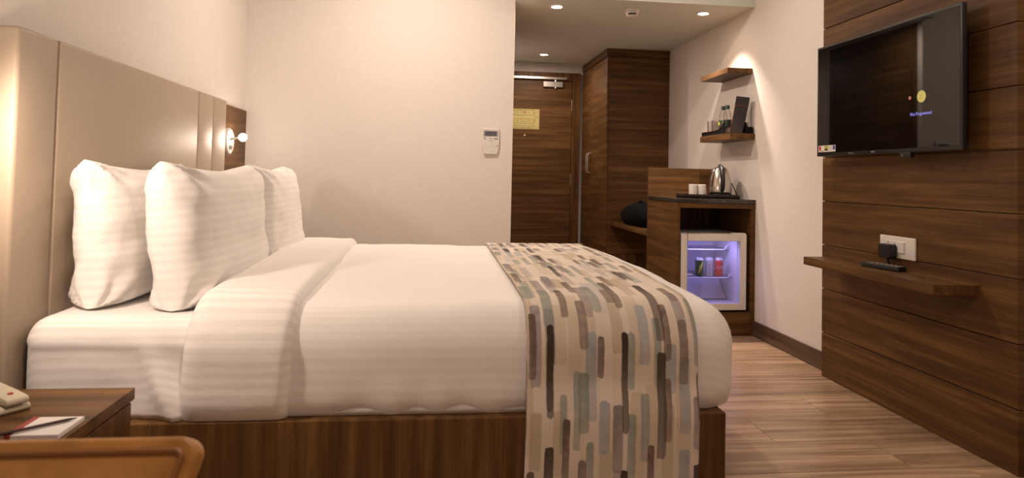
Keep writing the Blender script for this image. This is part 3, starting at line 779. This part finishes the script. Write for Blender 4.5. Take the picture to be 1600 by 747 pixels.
# ------------------------------------------------------------------ minibar unit
mu = thing('minibar_unit', (1.87, 4.64, 0), 'walnut minibar unit with granite top and fridge niche', 'cabinet')
XN0, XN1 = 1.622, 2.108
MB().box(XC, XN0, YC, YCB, 0, .870).build('side_panel', 'wood_h', mu, bevel=.0015)
MB().box(XN1, XR-.001, YC, YCB, 0, .83).build('side_panel', 'wood_h', mu, bevel=.0015)
MB().box(XN0, XN1, YCB-.02, YCB, .0, .83).build('back_panel', 'wood_z', mu)
MB().box(XN0, XR-.001, YC-.002, YCB-.021, .838, .870).build('apron', 'wood_h', mu, bevel=.0015)
MB().box(XN0, XN1, YC+.002, YCB-.021, 0, .155).build('plinth', 'wood_h', mu, bevel=.0015)
MB().box(XC, XR-.001, YCB+.0005, YCB+.02, 0, 1.108).build('divider_panel', 'wood_h', mu, bevel=.0015)
MB().box(XC-.004, XR-.0015, YC-.006, YCB-.001, .871, .898).build('granite_top', 'granite', mu, bevel=.003)
# fridge
fx0_, fx1_, fy0, fz0, fz1 = 1.630, 2.080, 4.335, .170, .668
fr = thing('mini_fridge', (1.855, 4.55, .155), 'white mini fridge with glass door glowing blue inside the niche', 'fridge')
t_ = .03
B = MB().box(fx0_, fx0_+t_, fy0+.05, 4.83, fz0, fz1).box(fx1_-t_, fx1_, fy0+.05, 4.83, fz0, fz1).box(fx0_+t_, fx1_-t_, fy0+.05, 4.83, fz1-t_, fz1).box(fx0_+t_, fx1_-t_, fy0+.05, 4.83, fz0, fz0+t_).box(fx0_+t_, fx1_-t_, 4.80, 4.83, fz0+t_, fz1-t_)
B.build('cabinet', 'white', fr)
fr_w = .042
D = MB().box(fx0_, fx0_+fr_w, fy0, fy0+.045, fz0, fz1).box(fx1_-fr_w, fx1_, fy0, fy0+.045, fz0, fz1).box(fx0_+fr_w, fx1_-fr_w, fy0, fy0+.045, fz1-fr_w-.004, fz1).box(fx0_+fr_w, fx1_-fr_w, fy0, fy0+.045, fz0, fz0+fr_w)
dd = D.build('door', 'white', fr, bevel=.003)
MB().box(fx0_+fr_w, fx1_-fr_w, fy0+.008, fy0+.011, fz0+fr_w, fz1-fr_w-.004).build('pane', 'pane', dd)
MB().box(1.985, 2.075, fy0+.004, fy0+.04, fz1, fz1+.008).build('hinge', 'white', dd, bevel=.001)
for x in (1.66, 2.05): MB().lathe([(.015, .155), (.015, .17)], (x, 4.40, 0), n=12).build('foot', 'black', fr)
kn = MB().box(1.700, 1.738, 4.62, 4.66, .578, .600).build('thermostat_knob', 'steel', fr, bevel=.004)
text('knob_mark', 'MIN', .016, 'white', kn, facing((1.757, 4.63, .586), (1, 0, 0), (0, 0, 1)))
def fshelf(z_, y0_):
    pts = [(1.672, y0_, z_), (2.000, y0_, z_), (2.012, y0_, z_+.004), (2.020, y0_, z_+.022), (2.036, y0_, z_+.030)]
    s_o = MB().tube(pts, .004, 8).build('shelf_rail', 'white', fr, smooth=True)
    MB().box(1.664, 2.046, y0_+.006, 4.79, z_-.002, z_+.002).build('shelf_plate', 'pane', fr)
fshelf(.548, 4.52); fshelf(.364, 4.46)
MB().box(1.68, 1.76, 4.46, 4.463, .378, .392).build('shelf_label', 'white', fr)
MB().prism([(4.56, .205), (4.79, .205), (4.79, .335), (4.70, .335)], 1.664, 2.046, 'X').build('compressor_step', 'white', fr, bevel=.004)
led = MB().box(1.74, 1.97, 4.395, 4.425, fz1-t_-.008, fz1-t_).build('light_strip', 'led', fr)
la = bpy.data.lights.new('fridge_light', 'AREA'); la.shape = 'RECTANGLE'; la.size = .22; la.size_y = .03; la.energy = 1.15; la.color = (.38, .33, 1.0)
lo = bpy.data.objects.new('fridge_light', la); COL.objects.link(lo); lo.location = (1.855, 4.415, fz1-t_-.012); lo.rotation_euler = (math.radians(28), 0, 0); setparent(lo, fr)
# drink cans
def can(x, y_, mat, label):
    t = thing('drink_can', (x, y_, .368), label, 'can', 'drink cans on the fridge shelf')
    MB().lathe([(.020, 0), (.0275, .008), (.0275, .110)], (x, y_, .368), n=28).build('body', mat, t, smooth=True)
    MB().lathe([(.0275, .110), (.0255, .118), (.0225, .124), (.0225, .1265), (.0205, .1265), (.0205, .122), (0, .122)], (x, y_, .368), n=28).build('lid', 'silver', t, smooth=True)
    return t
def wrap(o, x, y_, r=.0279):                                 # bend flat print round the can
    for v in o.data.vertices:
        a = (v.co.x-x)/r; rr = r+(y_-.0279-v.co.y)*1.0
        v.co.x = x+rr*math.sin(a); v.co.y = y_-rr*math.cos(a)
def print_poly(name, poly, x, y_, mat, t, lift=.0004):
    g = MB(); 
    xs_ = [p[0] for p in poly]
    g.prism([(x+a, .368+b_) for a, b_ in poly], y_-.0279-lift, y_-.0279, 'Y')
    o = g.build(name, mat, t); wrap(o, x, y_); return o
Y_C = 4.50
t = can(1.822, Y_C, 'green', 'dark green drink can with lime splash in the mini fridge')
for i in range(5): print_poly('lime_splash', [(-.016+i*.007, .02+i*.012), (-.012+i*.007, .02+i*.012), (-.004+i*.005, .075+i*.008), (-.008+i*.005, .070+i*.008)], 1.822, Y_C, 'lime', t)
print_poly('red_lettering', [(-.018, .030), (-.010, .028), (.016, .072), (.010, .076), (.0, .058), (-.004, .062), (-.010, .045), (-.014, .048)], 1.822, Y_C, 'red', t, .0007)
t = can(1.891, Y_C, 'silver', 'silver drink can with red and blue globe in the mini fridge')
ci_ = [(.015*math.cos(math.radians(a)), .068+.018*math.sin(math.radians(a))) for a in range(15, 200, 15)]
print_poly('red_half', ci_, 1.891, Y_C, 'red', t)
ci_ = [(.015*math.cos(math.radians(a)), .062+.018*math.sin(math.radians(a))) for a in range(205, 350, 15)]
print_poly('blue_half', ci_, 1.891, Y_C, 'blue', t)
t = can(1.961, Y_C, 'red', 'red drink can with white script lettering in the mini fridge')
o = text('script_lettering', 'Coca-Cola', .021, 'white', t, facing((1.961, Y_C-.0283, .432), (1, 0, .12), (-.35, 0, 1)), .0004, .58); wrap(o, 1.961, Y_C)

# tray, cups, kettle on the granite top
ZG = .8985
tr = thing('serving_tray', (1.88, 4.62, ZG), 'black leather tray on granite top holding kettle and cups', 'tray')
TR = Matrix.Translation((1.89, 4.605, ZG)) @ Matrix.Rotation(math.radians(-9), 4, 'Z')
MB().box(-.165, .213, -.13, .13, 0, .012, TR).build('tray_floor', 'blackm', tr, bevel=.002)
MB().box(-.165, .213, -.13, -.118, .012, .026, TR).box(-.165, .213, .118, .13, .012, .026, TR).box(-.165, -.153, -.118, .118, .012, .026, TR).box(.201, .213, -.118, .118, .012, .026, TR).build('rim', plain('dark_brown_leather', (.03, .014, .012, 1), .5), tr, bevel=.002)
def cup(x, y_, label):
    t = thing('coffee_cup', (x, y_, ZG+.0125), label, 'cup', 'white cups on the tray')
    MB().lathe([(0, 0), (.022, 0), (.026, .004), (.0285, .02), (.029, .080), (.0275, .081), (.0265, .078), (.0255, .02), (.02, .008), (0, .007)], (x, y_, ZG+.0125), n=28).build('cup_body', plain('white_china', (.88, .85, .81, 1), .12), t, smooth=True)
    MB().tube([(x, y_+.028, ZG+.074), (x+.004, y_+.044, ZG+.070), (x+.004, y_+.048, ZG+.050), (x, y_+.028, ZG+.038)], .004, 8).build('handle', plain('white_china_handle', (.85, .82, .78, 1), .12), t, smooth=True)
cup(1.788, 4.545, 'white china cup on tray, farther from the kettle')
cup(1.848, 4.540, 'white china cup on tray, next to the kettle')
sa = MB().box(-.020, .020, -.0015, .0015, 0, .055, Matrix.Translation((1.897, 4.590, ZG+.0125)) @ Matrix.Rotation(.6, 4, 'Z') @ Matrix.Rotation(-.25, 4, 'Y')).build('sugar_sachet', 'pinkpaper', None, bevel=.0005)
tag(sa, 'small pink paper sachet standing between cup and kettle', 'sachet')
KX, KY = 1.996, 4.575
ke = thing('electric_kettle', (KX, KY, ZG+.012), 'steel electric kettle with black handle on the tray', 'kettle')
zb = ZG+.0125
MB().lathe([(.078, 0), (.080, .006), (.078, .020), (.060, .024), (0, .024)], (KX, KY, zb), n=36).build('power_base', 'black', ke, smooth=True)
MB().lathe([(.070, .0245), (.077, .027), (.079, .036), (.078, .065), (.073, .11), (.064, .15), (.053, .180), (.049, .186)], (KX, KY, zb), n=40).build('body', 'steel', ke, smooth=True)
ld = MB().lathe([(.049, .1865), (.046, .195), (.032, .204), (.014, .208), (0, .208)], (KX, KY, zb), n=32).build('lid', 'steel', ke, smooth=True)
MB().lathe([(.010, .208), (.012, .213), (0, .216)], (KX, KY, zb), n=12).build('lid_knob', 'black', ld, smooth=True)
hx = [(0, .214, .005), (0, .213, .03), (0, .204, .056), (0, .186, .078), (0, .158, .096), (0, .118, .104), (0, .085, .106), (0, .055, .101), (0, .038, .085)]
MB().tube([(KX-.010-c_2*.15, KY-c_2, zb+b_) for a, b_, c_2 in hx], [.010, .013, .015, .016, .016, .016, .016, .014, .012], 10).build('handle', 'black', ke, smooth=True)
MB().prism([(KX-.054, zb+.165), (KX-.072, zb+.186), (KX-.046, zb+.186)], KY+.01, KY+.034, 'Y').build('spout', 'steel', ke, bevel=.002)
cord = [(2.070, 4.60, zb+.016), (2.083, 4.60, zb+.03), (2.076, 4.60, zb+.07), (2.080, 4.605, zb+.092), (2.090, 4.60, zb+.094), (2.103, 4.595, zb+.068), (2.118, 4.59, zb+.03), (2.126, 4.585, zb+.0), (2.122, 4.58, ZG+.006), (2.112, 4.575, ZG+.016)]
def smoothpath(p, n=6):
    p = [Vector(q) for q in p]; out = []
    for i in range(len(p)-1):
        a, b_, c, d = p[max(i-1, 0)], p[i], p[i+1], p[min(i+2, len(p)-1)]
        for j in range(n):
            t = j/n; out.append(.5*((2*b_)+(c-a)*t+(2*a-5*b_+4*c-d)*t*t+(3*b_-a-3*c+d)*t**3))
    return out+[p[-1]]
MB().tube(smoothpath(cord), .0033, 8).build('cord', 'black', ke, smooth=True)

# ------------------------------------------------------------------ wall shelves
s1 = MB().box(1.963, XR, 4.398, 4.865, 1.752, 1.788).build('wall_shelf', 'wood_y', None, bevel=.0015); tag(s1, 'empty walnut wall shelf, upper one above glasses shelf', 'shelf')
s2 = MB().box(1.965, XR, 4.352, 4.868, 1.300, 1.342).build('wall_shelf', 'wood_y', None, bevel=.0015); tag(s2, 'walnut wall shelf holding glasses, bottles and a folder', 'shelf')
ZS = 1.3425
gt = thing('glass_tray', (2.05, 4.65, ZS), 'black leather tray with curved side on lower wall shelf', 'tray')
MB().box(1.972, 2.128, 4.462, 4.850, ZS, ZS+.008).build('tray_floor', 'blackm', gt, bevel=.002)
cv = [(4.850, 0), (4.850, .030), (4.62, .030), (4.55, .036), (4.50, .055), (4.47, .085), (4.46, .085), (4.46, 0)]
MB().prism([(a, ZS+b_) for a, b_ in cv], 1.970, 1.9765, 'X').build('side_rim', 'blackm', gt)
MB().prism([(a, ZS+b_) for a, b_ in cv], 2.1235, 2.130, 'X').build('side_rim', 'blackm', gt)
MB().box(1.9765, 2.1235, 4.843, 4.850, ZS, ZS+.030).build('end_rim', 'blackm', gt)
MB().tube([(1.9695, a, ZS+b_) for a, b_ in cv[1:6]], .0012, 6).build('stitching', 'redcover', gt)
def tumbler(x, y_, cap, label):
    t = thing('drinking_glass', (x, y_, ZS+.0085), label, 'glass', 'glasses on the lower wall shelf')
    zz = ZS+.0085
    MB().lathe([(0, 0), (.026, 0), (.028, .004), (.031, .105), (.0295, .105), (.0265, .012), (0, .010)], (x, y_, zz), n=24).build('tumbler', 'glass', t, smooth=True)
    if cap:
        MB().lathe([(.0325, .094), (.0325, .106), (.030, .112), (0, .112)], (x, y_, zz), n=24).build('paper_cap', 'pinkpaper', t, smooth=True)
tumbler(2.02, 4.795, False, 'clear drinking glass without cap, on tray end away from the bottles')
tumbler(2.02, 4.715, False, 'clear drinking glass without cap, beside the water bottles')
tumbler(2.092, 4.805, True, 'drinking glass with pink paper cap, by wall on the tray end')
tumbler(2.092, 4.735, True, 'drinking glass with pink paper cap, by wall near the bottles')
def bottle(x, y_, label):
    t = thing('water_bottle', (x, y_, ZS+.0085), label, 'bottle', 'water bottles on the lower wall shelf')
    zz = ZS+.0085
    MB().lathe([(0, 0), (.026, 0), (.029, .006), (.029, .12), (.026, .145), (.014, .168), (.012, .178), (0, .178)], (x, y_, zz), n=24).build('bottle_body', 'glass', t, smooth=True)
    MB().lathe([(.0155, .172), (.0155, .195), (.013, .198), (0, .198)], (x, y_, zz), n=18).build('cap', 'darkgreen', t, smooth=True)
    lb = MB().lathe([(.0294, .045), (.0294, .095)], (x, y_, zz), n=24).build('label', 'darkgreen', t, smooth=True)
    g = MB(); g.lathe([(0, -.0008), (.012, -.0008), (.012, .0008)], (x-.0296, y_+.002, zz+.072), 'X', 16); g.build('emblem', 'lime', lb)
    return t
bottle(2.035, 4.625, 'small water bottle with dark cap and green label, next to the glasses')
bottle(2.035, 4.555, 'small water bottle with dark cap and green label, next to the folder')
fo_ = thing('menu_folder', (2.03, 4.40, ZS), 'dark brown leather folder with flap leaning on lower wall shelf', 'folder')
RF = Matrix.Translation((2.035, 4.412, ZS+.004)) @ Matrix.Rotation(math.radians(-52), 4, 'Z') @ Matrix.Rotation(math.radians(9), 4, 'Y') @ Matrix.Rotation(math.radians(-5), 4, 'X')
ml = plain('dark_folder_leather', (.013, .009, .007, 1), .55, spec=.25)
MB().box(-.045, .045, -.006, .006, 0, .245, RF).build('cover', ml, fo_, bevel=.002)
MB().box(-.047, .047, -.011, -.006, .185, .248, RF).build('flap', ml, fo_, bevel=.002)
MB().tube([RF @ Vector((-.047, -.0115, .186)), RF @ Vector((.047, -.0115, .186))], .0012, 6).build('stitching', 'redcover', fo_)
MB().tube([RF @ Vector((-.046, -.0065, .002)), RF @ Vector((-.046, -.0065, .184))], .0012, 6).build('stitching', 'redcover', fo_)
bx_ = MB().box(2.085, 2.13, 4.36, 4.415, ZS, ZS+.045).build('small_box', 'blackm', None, bevel=.003); tag(bx_, 'small black box behind the folder on lower wall shelf', 'box')
